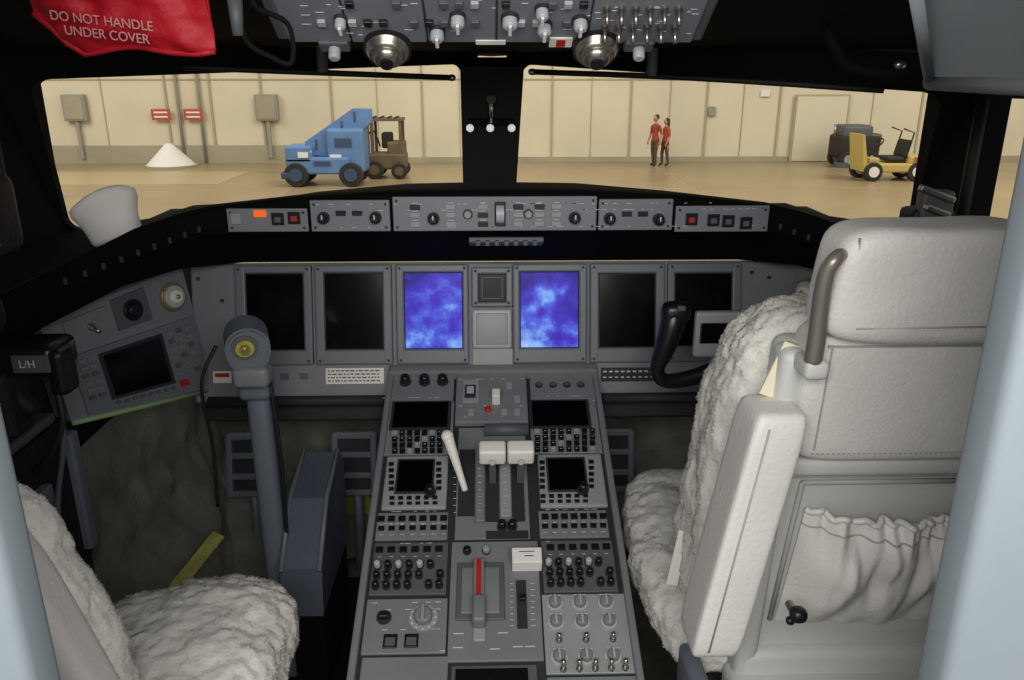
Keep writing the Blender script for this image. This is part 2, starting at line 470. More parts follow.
def wall(name, sx):
    w = Obj(name)
    def seg(a, b, z0, z1, m=BLACK):
        (x0, y0), (x1, y1) = a, b
        w.prism([(sx * x0, y0), (sx * x1, y1), (sx * (x1 + .06), y1), (sx * (x0 + .06), y0)], z0, z1, m)
    A, B_, C, D, E_ = (.93, 1.76), (.95, 1.595), (1.03, 1.05), (1.1, .6), (.93, 2.5)
    seg(A, B_, -1.4, .1, BLACKM); seg(B_, C, -1.4, -.34); seg(B_, C, -.03, .2); seg(C, D, -1.4, .45); seg(E_, A, -1.4, -.40, BLACKM)
    for z in (-.34, -.03): w.tube([(sx * .95, 1.59, z), (sx * 1.03, 1.05, z)], .016, BLACK)
    w.tube([(sx * .95, 1.59, -.34), (sx * .95, 1.59, -.03)], .012, BLACK)
    w.done()
wall('wall_left', -1); wall('wall_right', 1)

w = Obj('wall_aft')
for sx in (-1, 1):
    w.box((sx * .805, .6, -.52), (.80, .05, 1.78), JAMB, .012, 3)
w.box((0, .6, .40), (.82, .05, .14), JAMB, .01)
w.done()

def bil(Q, s, t):
    a = Vector(Q[0]).lerp(Vector(Q[1]), s); b_ = Vector(Q[2]).lerp(Vector(Q[3]), s); return a.lerp(b_, t)
def windshield(name, Q, kl, kr, rs=.03, rt=.10):
    o = Obj(name)
    inner = []
    for (cx, cy, a0) in ((rs, rt, 180), (1 - rs, rt, 270), (1 - rs, 1 - rt, 0), (rs, 1 - rt, 90)):
        for k in range(7):
            a = math.radians(a0 + 15 * k); inner.append((cx + rs * math.cos(a), cy + rt * math.sin(a)))
    outer = []
    for s_, t_ in inner:
        outer.append((.5 + (s_ - .5) * (kl if s_ < .5 else kr) , .5 + (t_ - .5) * 1.5))
    n = len(inner); d = Vector((0, -.02, 0))
    vi = [bil(Q, *p) for p in inner]; vo = [bil(Q, *p) for p in outer]
    vs = vi + vo + [p + d for p in vi] + [p + d for p in vo]; fs = []
    for i in range(n):
        j = (i + 1) % n
        fs += [(i, j, n + j, n + i), (2 * n + i, 3 * n + i, 3 * n + j, 2 * n + j), (i, 2 * n + i, 2 * n + j, j), (n + i, n + j, 3 * n + j, 3 * n + i)]
    o.add(vs, fs, BLACKM)
    return o.done()
QL = [(-.900, 1.68, -.014), (-.075, 2.2, .020), (-.930, 1.78, -.33), (-.078, 2.35, -.33)]
QR = [(.081, 2.2, .020), (.908, 1.68, -.040), (.064, 2.35, -.33), (.940, 1.78, -.33)]
windshield('window_1', QL, 1.2, 1.1); windshield('window_2', QR, 1.1, 1.2)

p = Obj('windshield_center_post')
p.prism([(-.078, .03), (.084, .03), (.066, -.34), (-.08, -.34)], -.03, .05, BLACK, M=fr((0, 2.2, 0), (1, 0, 0), (0, -.32, 1)))
p.F = fr((0, 2.14, -.12), (1, 0, 0), (0, -.32, 1))
p.box((0, .0, .0), (.125, .014, .014), BLACKM, .004); p.tube([(0, .06, .0), (0, 0, .01)], .005, METAL); p.cyl((0, .06, -.01), .011, .02, METAL, 12)
for x in (-.055, -.003, .052): p.blob((x, -.012, .016), (.02, .02, .02), LAMPW, 2, 4)
p.done()

# side liner panels
for sx, nm in ((1, 'side_liner_panel'), (-1, 'side_liner_panel')):
    o = Obj(nm)
    if sx == 1:
        A_, B_, C_, D_ = Vector((.661, 1.25, -.014)), Vector((.68, .63, -.02)), Vector((.44, .63, .24)), Vector((.47, .96, .10))
    else:
        A_, B_, C_, D_ = Vector((-.80, .95, -.0)), Vector((-.80, .63, -.02)), Vector((-.58, .63, .26)), Vector((-.62, .85, .16))
    rows = []
    for i in range(9):
        t = i / 8; bul = math.sin(t * math.pi) * .02
        rows.append([(A_.lerp(D_, t)) + Vector((-sx * 0, 0, bul)), (B_.lerp(C_, t)) + Vector((0, 0, bul))])
    o.grid(rows, LINER)
    o.grid([[q + Vector((0, 0, .03)) for q in r] for r in rows], LINER)
    o.tube([A_, B_], .012, LINER); o.tube([A_, D_], .008, LINER)
    o.done()

# ================================================================== GLARESHIELD
g = Obj('glareshield')
st = [(0, 2.42, 1.65, -.235, -.318, -.438), (.2, 2.38, 1.65, -.236, -.318, -.438), (.4, 2.25, 1.65, -.246, -.319, -.438), (.585, 2.08, 1.65, -.266, -.322, -.438),
      (.64, 2.0, 1.61, -.276, -.333, -.435), (.70, 1.95, 1.55, -.293, -.348, -.43), (.77, 1.85, 1.42, -.33, -.380, -.435), (.83, 1.75, 1.2, -.36, -.42, -.46), (.89, 1.5, .95, -.39, -.46, -.48), (.93, 1.2, .7, -.40, -.48, -.50)]
st = [(-a[0],) + a[1:] for a in reversed(st[1:])] + st
rows = []
for (x, yb, yf, zt, zb, zk) in st:
    xb = x * 1.08 if abs(x) > .45 else x * 1.03
    rows.append([(xb, yb, -.325), (x * 1.04, yf + (yb - yf) * .5, zt - .026 if abs(x) < .6 else zt - .005), (x, yf + .06, zt + .002), (x, yf + .015, zt + .003), (x, yf, zt - .008), (x, yf + .004, zb + .006), (x, yf + .012, zb), (x, yf + .06, zb - .012), (x * 1.03, min(yf + .27, 1.93), zk)])
g.grid(rows, GSH)
for sx in (-1, 1):
    for k in range(9):
        t = k / 8; x = .60 + .165 * t; y = 1.645 - .2 * t * (1 + .15 * t); z = -.305 - .05 * t
        g.box((sx * x, y - .004, z), (.008, .008, .014), SEAM, .003)
g.box((.03, 1.70, -.345), (.16, .05, .012), PLATED, .003, R=rotm(-20, 0, 0))
for i in range(7): g.box((-.03 + i * .02, 1.675, -.342), (.008, .02, .010), PLATED)
g.done()

S = Obj('autopilot_control_panel', F=fr((0, 1.645, 0), (1, 0, 0), (0, 0, 1)))
gp = lambda u, v: ((u - 491) * .00207, -.2485 - (v - 200) * .00207)
def rect(o, mp, r, h, hgt, m, bev=0, seg=2):
    u0, v0, u1, v1 = r; vc = (v0 + v1) / 2; uc = (u0 + u1) / 2
    x0 = mp(u0, vc)[0]; x1 = mp(u1, vc)[0]; y1 = mp(uc, v0)[1]; y0 = mp(uc, v1)[1]
    o.box(((x0 + x1) / 2, (y0 + y1) / 2, h + hgt / 2), (x1 - x0, y1 - y0, hgt), m, bev, seg)
def knob(o, mp, u, v, r, hh, m=KNOB, base=0, cap=None):
    x, y = mp(u, v)
    o.cyl((x, y, base), r * 1.25, hh * .25, SEAM, 16); o.cyl((x, y, base + hh * .25), r, hh * .75, m, 16, bev=hh * .15)
    if cap: o.box((x, y + r * .4, base + hh + .0005), (r * .25, r * .9, .001), cap)
def tick(o, mp, u, v, w=.008, hgt=.0015, base=0):
    x, y = mp(u, v); o.box((x, y, base + .0003), (w, hgt, .0006), MARK)
for r in ((230, 207, 309, 230), (312, 199, 390, 230), (393, 196, 595, 230), (597, 199, 671, 230), (674, 206, 768, 232)):
    rect(S, gp, r, 0, .006, PANEL, .002)
    for uu in (r[0] + 4, r[2] - 4):
        for vv in (r[1] + 4, r[3] - 4): x, y = gp(uu, vv); S.cyl((x, y, .006), .003, .001, SEAM, 8)
for (u, v) in ((325, 216), (376, 216), (433, 217), (573, 217), (608, 218), (657, 219)): knob(S, gp, u, v, .010, .022, KNOB, .006, MARK)
for (u, v) in ((467, 213), (527, 213)): knob(S, gp, u, v, .008, .014, PLATEL, .006)
rect(S, gp, (257, 208, 269, 215), .006, .006, ORANGE, .001)
for (u, v) in ((280, 217), (690, 219), (712, 220), (727, 221), (745, 223), (296, 216)):
    rect(S, gp, (u - 6, v - 6, u + 6, v + 6), .006, .005, KNOB, .001); rect(S, gp, (u - 3, v - 2, u + 3, v + 3), .011, .001, RED if u in (690, 296) else PLATED)
rect(S, gp, (234, 211, 244, 222), .006, .004, PLATEL, .001)
for u in (415, 450, 482, 517, 538, 555): 
    for v in (206, 214, 223):
        rect(S, gp, (u - 5, v - 2.5, u + 5, v + 2.5), .006, .004, PLATEL if (u + v) % 3 else KNOB, .001); tick(S, gp, u, v - 4, .012, .001, .0063)
for u in (342, 358): rect(S, gp, (u - 5, 209, u + 5, 214), .006, .004, KNOB, .001)
for u in (625, 641): rect(S, gp, (u - 5, 211, u + 5, 216), .006, .004, KNOB, .001)
x, y = gp(499, 213); S.box((x, y, .008), (.022, .05, .008), KNOB, .002); S.cyl((x - .008, y, .004), .02, .016, KGREY, 20, R=rotm(0, 90, 0))
for k in range(90):
    tick(S, gp, random.uniform(320, 765), random.choice((203, 209, 226)), random.uniform(.005, .012), .001, .0062)
So = S.done()

# ================================================================== MAIN INSTRUMENT PANEL
MF = fr((0, 1.85, -.76), (1, 0, 0), (0, .08, .32))
mp = lambda u, v: ((u - 491) * .00247, .322 - (v - 265) * .00245)
m = Obj('instrument_panel', F=MF)
m.box((.01, .155, -.03), (1.50, .345, .05), PANEL, .006)
m.box((.01, .345, .0), (1.50, .03, .03), PANEL, .008)
def display(outer, inner, sm, bars=True):
    u0, v0, u1, v1 = outer; a0, b0, a1, b1 = inner
    rect(m, mp, (u0, v0, a0, v1), -.004, .018, BEZEL, .004); rect(m, mp, (a1, v0, u1, v1), -.004, .018, BEZEL, .004)
    rect(m, mp, (u0, v0, u1, b0), -.004, .0175, BEZEL, .004); rect(m, mp, (u0, b1, u1, v1), -.004, .0175, BEZEL, .004)
    rect(m, mp, (a0 - 1, b0 - 1, a1 + 1, b1 + 1), -.003, .009, SEAM); rect(m, mp, (a0 + 1, b0 + 1, a1 - 1, b1 - 1), .004, .004, sm)
    for uu in (u0 + 4, u1 - 4):
        for vv in (v0 + 4, v1 - 4): x, y = mp(uu, vv); m.cyl((x, y, .0135), .0035, .0012, SEAM, 8)
display((237, 265, 312, 365), (247, 273, 304, 350), GLOSS); display((315, 265, 391, 365), (324, 273, 382, 350), GLOSS)
display((395, 265, 467, 365), (403, 273, 461, 350), SB1); display((511, 265, 585, 365), (518, 273, 577, 350), SB2)
display((588, 265, 663, 365), (597, 275, 654, 350), GLOSS); display((666, 265, 740, 365), (673, 275, 731, 349), GLOSS)
display((470, 268, 511, 308), (477, 275, 504, 303), GLOSS2)
for uv in ((480, 278, 501, 279), (480, 299, 501, 300), (480, 278, 481, 300), (500, 278, 501, 300)): rect(m, mp, uv, .008, .0006, PLATED)
rect(m, mp, (470, 310, 510, 350), -.002, .014, KGREY, .012, 4); rect(m, mp, (474, 314, 506, 346), .008, .006, PLATEL, .012, 4)
rect(m, mp, (470, 350, 511, 368), -.002, .008, PLATEL, .002)
rect(m, mp, (323, 369, 381, 385), -.004, .004, PAPER); rect(m, mp, (600, 371, 655, 385), -.004, .004, SEAM)
for i in range(9):
    rect(m, mp, (602 + i * 6, 374, 605.5 + i * 6, 375.5), 0, .001, MARK); rect(m, mp, (602 + i * 6, 380, 605 + i * 6, 381.2), 0, .001, MARK)
rect(m, mp, (211, 371, 229, 383), -.004, .004, PAPER); rect(m, mp, (213, 373, 227, 377), 0, .001, RED)
for i in range(4): rect(m, mp, (240 + i * 19, 374, 248 + i * 19, 380), -.004, .005, PLATED, .001)
for k in range(4):
    uu = 325
    while uu < 377:
        ww = random.uniform(1.5, 5)
        rect(m, mp, (uu, 371 + k * 3.4, min(379, uu + ww), 372.4 + k * 3.4), 0, .0006, PLATED); uu += ww + 1.3
for (u, v) in ((199, 278), (199, 375), (222, 300), (752, 275), (770, 280)): x, y = mp(u, v); m.cyl((x, y, -.006), .005, .004, SEAM, 10)
m.tube([(-.70, -.012, .012), (-.2, -.012, .012)], .013, SEAM, 12); m.tube([(.24, -.012, .012), (.70, -.012, .012)], .013, SEAM, 12)
m.box((0, -.04, -.05), (1.45, .06, .03), BLACK, .004)
mo = m.done()

# outboard panels (left, right)
def outboard(name, sx):
    Q = [(sx * .908, 1.55, -.473), (sx * .74, 1.88, -.435), (sx * .88, 1.55, -.69), (sx * .70, 1.88, -.745)]
    o = Obj(name)
    def fo(a, b):
        o_ = bil(Q, a, b); dx = (bil(Q, a + .01, b) - bil(Q, a - .01, b)); dy = bil(Q, a, b - .01) - bil(Q, a, b + .01)
        if sx == 1: dx = -dx
        return fr(o_, dx, dy)
    F0 = fo(.5, .5)
    def slab(r, h0, hh, mt, bev=.002):
        a0, b0, a1, b1 = r
        pts = [bil(Q, a, b) for a, b in ((a0, b1), (a1, b1), (a1, b0), (a0, b0))]
        if sx == 1: pts = [pts[1], pts[0], pts[3], pts[2]]
        nrm = F0.to_3x3() @ Vector((0, 0, 1))
        vs = [q + nrm * h0 for q in pts] + [q + nrm * (h0 + hh) for q in pts]
        o.add(vs, [(3, 2, 1, 0), (4, 5, 6, 7), (0, 1, 5, 4), (1, 2, 6, 5), (2, 3, 7, 6), (3, 0, 4, 7)], mt)
    slab((0, 0, 1, 1), -.05, .05, PANEL)
    slab((.0, -.06, 1, .0), -.05, .062, PLATED)
    slab((.12, .08, .40, .34), 0, .005, PLATE); slab((.44, .05, .68, .32), 0, .005, PLATED)
    slab((.10, .40, .98, .98), 0, .006, BEZEL); slab((.26, .45, .71, .89), .006, .001, SEAM); slab((.29, .48, .68, .86), .007, .003, GLOSS)
    for i in range(6):
        for a0 in (.13, .19, .74, .81, .88): slab((a0, .45 + i * .07, a0 + .04, .485 + i * .07), .006, .004, PLATE if (i + int(a0 * 100)) % 3 else PLATED)
    slab((.74, .88, .80, .93), .006, .005, RED)
    for i in range(8): slab((.28 + i * .055, .91, .31 + i * .055, .94), .006, .004, PLATED)
    def at(a, b, r, hh, mt, base=.005):
        o.F = fo(a, b); o.cyl((0, 0, base), r, hh, mt, 24, bev=hh * .15); o.F = I4
    at(.56, .19, .024, .006, KNOB); at(.56, .19, .016, .014, KNOB)
    at(.86, .20, .034, .006, BRASS); at(.86, .20, .027, .012, KGREY); at(.86, .20, .016, .02, WHITE); at(.86, .20, .006, .024, BRASS)
    at(.27, .2, .008, .006, METAL); o.F = fo(.27, .2); o.tube([(0, 0, .005), (0, -.01, .03)], .004, METAL); o.F = I4
    o.tube([bil(Q, 0, 1.02), bil(Q, .5, 1.025), bil(Q, 1, 1.02)], .006, GREENT, 8)
    o.done()
outboard('outboard_panel', -1); outboard('outboard_panel', 1)

# ================================================================== CENTER PEDESTAL
PF = fr((0, 1.853, -.719), (1, 0, 0), (0, .71, .29))
def pc(u, v):
    w_ = 209 + .2848 * (v - 378); return ((u - 492.5) / w_ * .518, 549.9 / w_ - 2.631)
P = Obj('center_pedestal')
P.prism([(1.853, -.722), (1.0, -1.070), (1.0, -1.4), (1.853, -1.4)], -.256, .256, PLATED, M=fr((0, 0, 0), (0, 1, 0), (0, 0, 1)) )
P.F = PF
P.box((0, -.45, -.006), (.516, .94, .01), SEAM)
for sx in (-1, 1): P.box((sx * .252, -.45, .006), (.014, .95, .022), PLATE, .004)
P.box((0, .010, .012), (.516, .03, .03), PLATE, .006)
def R_(r, h=0, hh=.006, mt=PLATE, bev=.0015, seg=2): rect(P, pc, r, h, hh, mt, bev, seg)
R_((391, 378, 453, 402)); R_((529, 378, 594, 402))
R_((386, 403, 452, 456)); R_((529, 403, 598, 456))
R_((383, 458, 446, 511), 0, .010, PLATEL, .004); R_((537, 458, 603, 511), 0, .010, PLATEL, .004)
R_((375, 514, 446, 541)); R_((537, 514, 606, 541))
R_((370, 544, 445, 596), 0, .006, PLATED); R_((540, 544, 613, 596), 0, .006, PLATED)
R_((362, 600, 444, 655)); R_((541, 598, 628, 678), 0, .006, PLATEL)
R_((356, 658, 444, 720)); R_((545, 681, 640, 740)); 
R_((447, 668, 535, 740), 0, .006, PLATED); R_((452, 672, 525, 700), .006, .004, GLOSS)
R_((447, 544, 538, 664), 0, .006, PLATE)
R_((455, 374, 526, 427), 0, .016, PLATE, .003)
R_((455, 429, 526, 541), 0, .004, PLATE)
for u in (405, 424, 442): knob(P, pc, u, 384, .011, .024, KNOB, .006)
for u in (538, 552, 566, 580): x, y = pc(u, 388); P.cyl((x, y, .006), .009, .004, SEAM, 14); P.cyl((x, y, .010), .006, .001, PLATED, 12)
for (a, b_) in ((393, 447), (531, 586)):
    R_((a - 3, 403, b_ + 3, 432), .006, .004, SEAM); R_((a, 405, b_, 430), .010, .002, GLOSS)
for L, Rr_ in ((391, 449), (533, 594)):
    for v in (435, 441, 447, 453):
        for k in range(8):
            u = L + 3 + (Rr_ - L - 6) * k / 7
            R_((u - 2.6, v - 2.1, u + 2.6, v + 2.1), .006, .005, KNOB if (k + int(v)) % 5 else PLATEL, 0)
            if random.random() < .6: tick(P, pc, u, v, .004, .001, .0112)
for (s0, v0, s1, v1) in ((397, 464, 431, 495), (547, 464, 583, 495)):
    R_((s0 - 2, v0 - 2, s1 + 2, v1 + 2), .010, .003, SEAM); R_((s0, v0, s1, v1), .013, .001, GLOSS)
    for k in range(5):
        v = v0 + 3 + k * 6.2
        R_((s0 - 9, v - 1.5, s0 - 4, v + 1.5), .010, .004, KNOB, 0); R_((s1 + 4, v - 1.5, s1 + 9, v + 1.5), .010, .004, KNOB, 0)
    for k in range(6):
        u = s0 - 6 + k * 8.5
        R_((u - 2.4, 499.5, u + 2.4, 502.5), .010, .004, KNOB, 0); R_((u - 2.4, 505, u + 2.4, 507.5), .010, .003, KNOB, 0)
    knob(P, pc, s1 - 2, 496, .010, .024, KNOB, .010)
for L, Rr_ in ((380, 442), (543, 601)):
    for k in range(7):
        u = L + (Rr_ - L) * k / 6
        R_((u - 3.4, 518, u + 3.4, 523), .006, .004, KNOB, 0); R_((u - 3.0, 528, u + 3.0, 532), .006, .004, KNOB, 0); tick(P, pc, u, 526, .006, .001, .0062); tick(P, pc, u, 536, .008, .001, .0062)
for L, Rr_ in ((376, 439), (546, 606)):
    for i, v in enumerate((568, 578, 588)):
        for k in range(7):
            u = L + (Rr_ - L) * k / 6 + i * (-1 if L < 400 else 1)
            if (k + i) % 7 == 6: continue
            knob(P, pc, u, v, .0062, .018, KNOB if (k * 3 + i) % 6 else KGREY, .006)
    for k in range(6):
        u = L + 2 + (Rr_ - L - 4) * k / 5; R_((u - 3.6, 549, u + 3.6, 554), .006, .005, KNOB, 0); tick(P, pc, u, 558, .007, .001, .0062)
x, y = pc(421, 620); P.cyl((x, y, .006), .027, .003, PLATEL, 28); P.cyl((x, y, .009), .017, .016, PLATE, 20, bev=.004); P.box((x, y, .028), (.006, .03, .008), PLATEL, .002)
for a in range(12): P.box((x + .023 * math.cos(a * .524), y + .023 * math.sin(a * .524), .0093), (.003, .003, .001), MARK)
x, y = pc(382, 619); P.cyl((x, y, .006), .014, .004, SEAM, 16); P.box((x, y, .014), (.02, .012, .014), KNOB, .003)
for u in (388, 409): R_((u - 7, 636, u + 7, 650), .006, .004, KNOB); R_((u - 5, 640, u + 5, 648), .010, .002, PLATED, .0005)
for k in range(14): tick(P, pc, random.uniform(368, 440), random.choice((604, 611, 631, 653)), .010, .0012, .0063)
for v, us in ((608, (552, 577, 603)), (627, (553, 579, 606)), (662, (556, 583, 610))):
    for u in us:
        x, y = pc(u, v); P.cyl((x, y, .006), .0155, .004, KGREY, 20); P.cyl((x, y, .010), .011, .012, PLATE, 16, bev=.003); P.box((x, y, .024), (.004, .018, .006), KGREY, .001)
        tick(P, pc, u, v - 9, .022, .0015, .0063)
for u in (556, 583, 610):
    x, y = pc(u, 645); P.cyl((x, y, .006), .006, .005, METAL, 10); P.tube([(x, y, .008), (x, y + .004, .024)], [.003, .004], METAL, 8)
for u in (560, 576, 592, 608, 622):
    x, y = pc(u, 674); P.cyl((x, y, .006), .006, .005, METAL, 10); P.tube([(x, y, .008), (x, y + .006, .028)], [.003, .004], METAL, 8)
# centre top block
R_((462, 385, 478, 408), .016, .004, PLATEL); R_((464, 391, 475, 404), .020, .002, SEAM); R_((466, 393, 473, 400), .022, .001, KGREY, 0)
x, y = pc(495, 406); P.box((x, y, .030), (.02, .026, .034), WHITE, .004)
x, y = pc(487, 415); P.cyl((x, y, .016), .008, .008, RED, 14, bev=.002)
for (u, v) in ((508, 391), (516, 405), (470, 418), (503, 418), (516, 418)): R_((u - 3, v - 3, u + 3, v + 3), .016, .004, PLATEL, .0005)
for k in range(16): tick(P, pc, random.uniform(459, 522), random.choice((379, 384, 411, 422)), .008, .001, .0163)
# throttle quadrant
R_((457, 452, 473, 518), .004, .004, SEAM, 0); R_((484, 455, 497, 524), .004, .004, SEAM, 0); R_((510, 455, 522, 524), .004, .004, SEAM, 0)
R_((474, 452, 483, 526), .004, .012, PLATE, .002); R_((498, 452, 509, 522), .004, .012, PLATEL, .002)
for k in range(9): tick(P, pc, 453, 458 + k * 7, .006, .001, .0045); tick(P, pc, 478, 460 + k * 7, .006, .001, .0165); tick(P, pc, 503, 460 + k * 7, .007, .001, .0165)
for u in (491, 518):
    x, y = pc(u, 470)
    P.prism([(y - .045, .0), (y + .02, .0), (y - .02, .085), (y - .045, .085)], x - .007, x + .007, PLATED, M=Matrix(((0, 0, 1, 0), (1, 0, 0, 0), (0, 1, 0, 0), (0, 0, 0, 1))))
    P.box((x, y - .03, .090), (.056, .036, .040), WHITE, .006, 4)
    P.cyl((x, y - .046, .082), .006, .012, KGREY, 10, R=rotm(60, 0, 0))
x, y = pc(505, 433); P.tube([(x - .05, y - .01, .02), (x + .05, y - .01, .02)], .014, PLATED, 14)
P.tube([(-.062, -.355, .006), (-.075, -.33, .04), (-.098, -.285, .098)], [.0065, .008, .0125], WHITE, 12, sub=5); P.blob((-.099, -.284, .100), (.027, .027, .024), WHITE, 2, 5)
for u in (500, 510): knob(P, pc, u, 530, .0085, .022, KNOB, .004)
R_((484, 534, 526, 541), .004, .004, SEAM, 0)
# centre lower
R_((454, 566, 502, 624), .006, .006, PLATED, .014, 4); R_((459, 572, 497, 618), .010, .005, PLATE, .012, 4)
R_((471, 566, 482, 608), .014, .014, PLATE, .004); R_((474, 568, 479, 606), .028, .002, RED, 0)
R_((470, 606, 483, 633), .008, .034, PLATE, .006, 3); R_((470, 628, 483, 645), .006, .006, PLATEL, .003)
x, y = pc(524, 562); P.box((x, y - .012, .022), (.058, .034, .032), PAPER, .002)
for k in range(2): P.box((x + .004 * k, y - .005 - k * .010, .0385), (.030 - .012 * k, .0015, .001), SEAM)
R_((514, 584, 524, 632), .006, .003, SEAM, 0)
for k in range(8): tick(P, pc, 530, 587 + k * 6, .008, .001, .0063); tick(P, pc, 509, 587 + k * 6, .005, .001, .0063)
R_((517, 600, 523, 606), .009, .010, KNOB)
knob(P, pc, 465, 554, .007, .014, KNOB, .006); knob(P, pc, 484, 554, .007, .014, PLATEL, .006)
for (u, v) in ((456, 636), (500, 636), (455, 650), (492, 652), (515, 650), (527, 650)): tick(P, pc, u, v, .018, .0018, .0063)
for k in range(70):
    tick(P, pc, random.choice((random.uniform(384, 440), random.uniform(545, 598))), random.choice((513, 525, 545, 459, 404, 399)), random.uniform(.004, .012), .001, .0064)
P.done()

# ================================================================== CONTROL COLUMNS
Y = Obj('control_column')
CX = -.505
Y.box((CX, 1.61, -.90), (.050, .05, .62), YOKE, .018, 3); Y.box((CX, 1.60, -.625), (.070, .065, .07), YOKE, .016, 3)
Y.box((CX, 1.63, -1.3), (.08, .08, .2), YOKE, .02, 3)
Y.F = fr((CX + .006, 1.55, -.522), (1, .34, 0), (.08, -.12, 1))
pol = []
for i in range(32):
    a = 2 * math.pi * i / 32; r = .044; x = r * math.cos(a); y = r * math.sin(a)
    if y < 0: y *= 1.45
    pol.append((x, y))
Y.prism(pol, -.045, .022, YOKE); Y.prism([(x * .9, y * .9) for x, y in pol], .022, .028, YOKE)
Y.cyl((-.006, .006, .028), .026, .004, PLATED, 24); Y.cyl((-.006, .006, .032), .018, .005, YELLOWG, 24); Y.cyl((-.006, .006, .037), .011, .008, BRASS, 6); Y.cyl((-.006, .006, .045), .005, .005, METAL, 10)
for a in range(6): Y.cyl((-.006 + .022 * math.cos(a * 1.047), .006 + .022 * math.sin(a * 1.047), .032), .002, .002, METAL, 8)
Y.F = I4
Y.box((CX + .012, 1.545, -.588), (.074, .05, .045), PLATE, .012, 3)
Y.tube([(CX - .05, 1.53, -.52), (CX - .085, 1.52, -.60), (CX - .09, 1.55, -.75), (CX - .10, 1.56, -.90)], .004, BLACK, 8, sub=6)
Y.tube([(CX + .035, 1.58, -.62), (CX + .04, 1.585, -.8), (CX + .03, 1.6, -1.05)], .005, BLACK, 8, sub=4)
Y.done()
B2 = Obj('column_base_box')
BM = fr((0, 0, 0), (0, 1, 0), (0, 0, 1))
B2.prism([(1.52, -1.16), (1.54, -1.05), (1.66, -.94), (1.82, -.90), (1.86, -.95), (1.86, -1.16)], -.478, -.386, BASEB, M=BM)
B2.prism([(1.56, -1.4), (1.56, -1.16), (1.86, -1.16), (1.86, -1.4)], -.470, -.396, BLACKM, M=BM)  # narrower plinth; its black paints in the dark it stands in
B2.tube([(-.474, 1.53, -1.05), (-.474, 1.66, -.935), (-.474, 1.82, -.895)], .006, YOKE, 8); B2.tube([(-.39, 1.53, -1.05), (-.39, 1.66, -.935), (-.39, 1.82, -.895)], .006, YOKE, 8)
B2.done()

Y = Obj('control_yoke')
cx = .53
for sx in (-1, 1):
    pts = [(cx + sx * .150, 1.60, -.475), (cx + sx * .155, 1.59, -.505), (cx + sx * .168, 1.59, -.555), (cx + sx * .178, 1.60, -.605), (cx + sx * .155, 1.61, -.635), (cx + sx * .09, 1.62, -.63), (cx, 1.63, -.60)]
    Y.tube(pts, [.026, .026, .022, .015, .016, .018, .022], KNOB, 12, sub=5)
    Y.blob((cx + sx * .148, 1.595, -.475), (.062, .05, .045), KNOB, 2.8, 5); Y.box((cx + sx * .142, 1.573, -.46), (.016, .012, .010), PLATED, .002)
Y.box((cx, 1.62, -.56), (.12, .06, .12), YOKE, .02, 3); Y.box((cx - .055, 1.60, -.525), (.10, .02, .10), PLATEL, .006); Y.box((cx - .055, 1.588, -.52), (.08, .006, .045), GLOSS, .002)
Y.box((cx, 1.64, -.95), (.056, .06, .80), YOKE, .018, 3); Y.box((cx, 1.66, -1.33), (.08, .08, .14), YOKE, .02, 3)
Y.done()

# rudder pedals
for i, x in enumerate((-.70, -.40, .34, .66)):
    r = Obj('rudder_pedal', F=fr((x, 2.08, -1.07), (1, 0, 0), (0, .25, 1)))
    for sx in (-1, 1): r.box((sx * .055, 0, 0), (.018, .18, .03), YOKE, .004)
    for y in (-.08, -.03, .03, .085): r.box((0, y, 0), (.12, .018, .026), YOKE, .004)
    r.box((0, 0, -.012), (.10, .16, .006), SEAM); r.tube([(0, -.02, -.02), (0, -.2, -.05), (0, -.335, -.05)], .014, YOKE, 8)
    r.done()

# ================================================================== OVERHEAD PANEL
OF = fr((0, 1.3, .04), (1, 0, 0), (0, -.15, .09))
op = lambda u, v: ((u - 495) * (.00150 - (45 - v) * .0000012), (45 - v) * .0024 + .014)
O = Obj('overhead_panel', F=OF)
O.box((.008, .14, -.02), (.632, .28, .03), PLATED, .006)
for (u0, u1) in ((290, 352), (354, 430), (432, 500), (502, 592), (594, 702)):
    rect(O, op, (u0, 2, u1, 48), -.005, .006, PANEL, .002); rect(O, op, (u0, -50, u1, -1), -.005, .006, PANEL, .002)
for (u, v, r) in ((463, 20, .010), (514, 21, .011), (548, 28, .010), (583, 23, .010), (442, 34, .010), (349, 22, .008), (545, 12, .009)):
    x, y = op(u, v); O.cyl((x, y, .001), r * 1.2, .006, SEAM, 16); O.cyl((x, y, .006), r, .015, KGREY, 16, bev=.004); O.box((x, y - .001, .023), (.005, r * 2, .005), WHITE, .001)
for u in (608, 622, 636, 650, 664, 678):
    for v in (30, 12):
        x, y = op(u, v); O.cyl((x, y, .001), .006, .005, METAL, 10); O.tube([(x, y, .006), (x, y - .005, .026)], [.0028, .004], METAL, 8)
for u in range(300, 600, 15):
    for v in (8, 26, -12):
        if random.random() < .55: rect(O, op, (u - 4, v - 2.5, u + 4, v + 2.5), .001, .006, random.choice((KNOB, KGREY, PLATED)), .001)
for k in range(130): tick(O, op, random.uniform(295, 698), random.uniform(-40, 40), random.uniform(.005, .014), .0012, .0012)
rect(O, op, (554, 42, 577, 51), .001, .003, PAPER); rect(O, op, (561, 43, 570, 50), .004, .001, RED); rect(O, op, (480, 45, 510, 49), .001, .002, PAPER)
for u in (338, 645):
    x, y = op(u, 49); O.box((x, y, .002), (.045, .024, .014), PLATED, .003); O.cyl((x, y - .003, .008), .009, .018, KGREY, 14, bev=.003)
rect(O, op, (278, -20, 289, 43), -.02, .024, PLATED, .003)
oho = O.done()
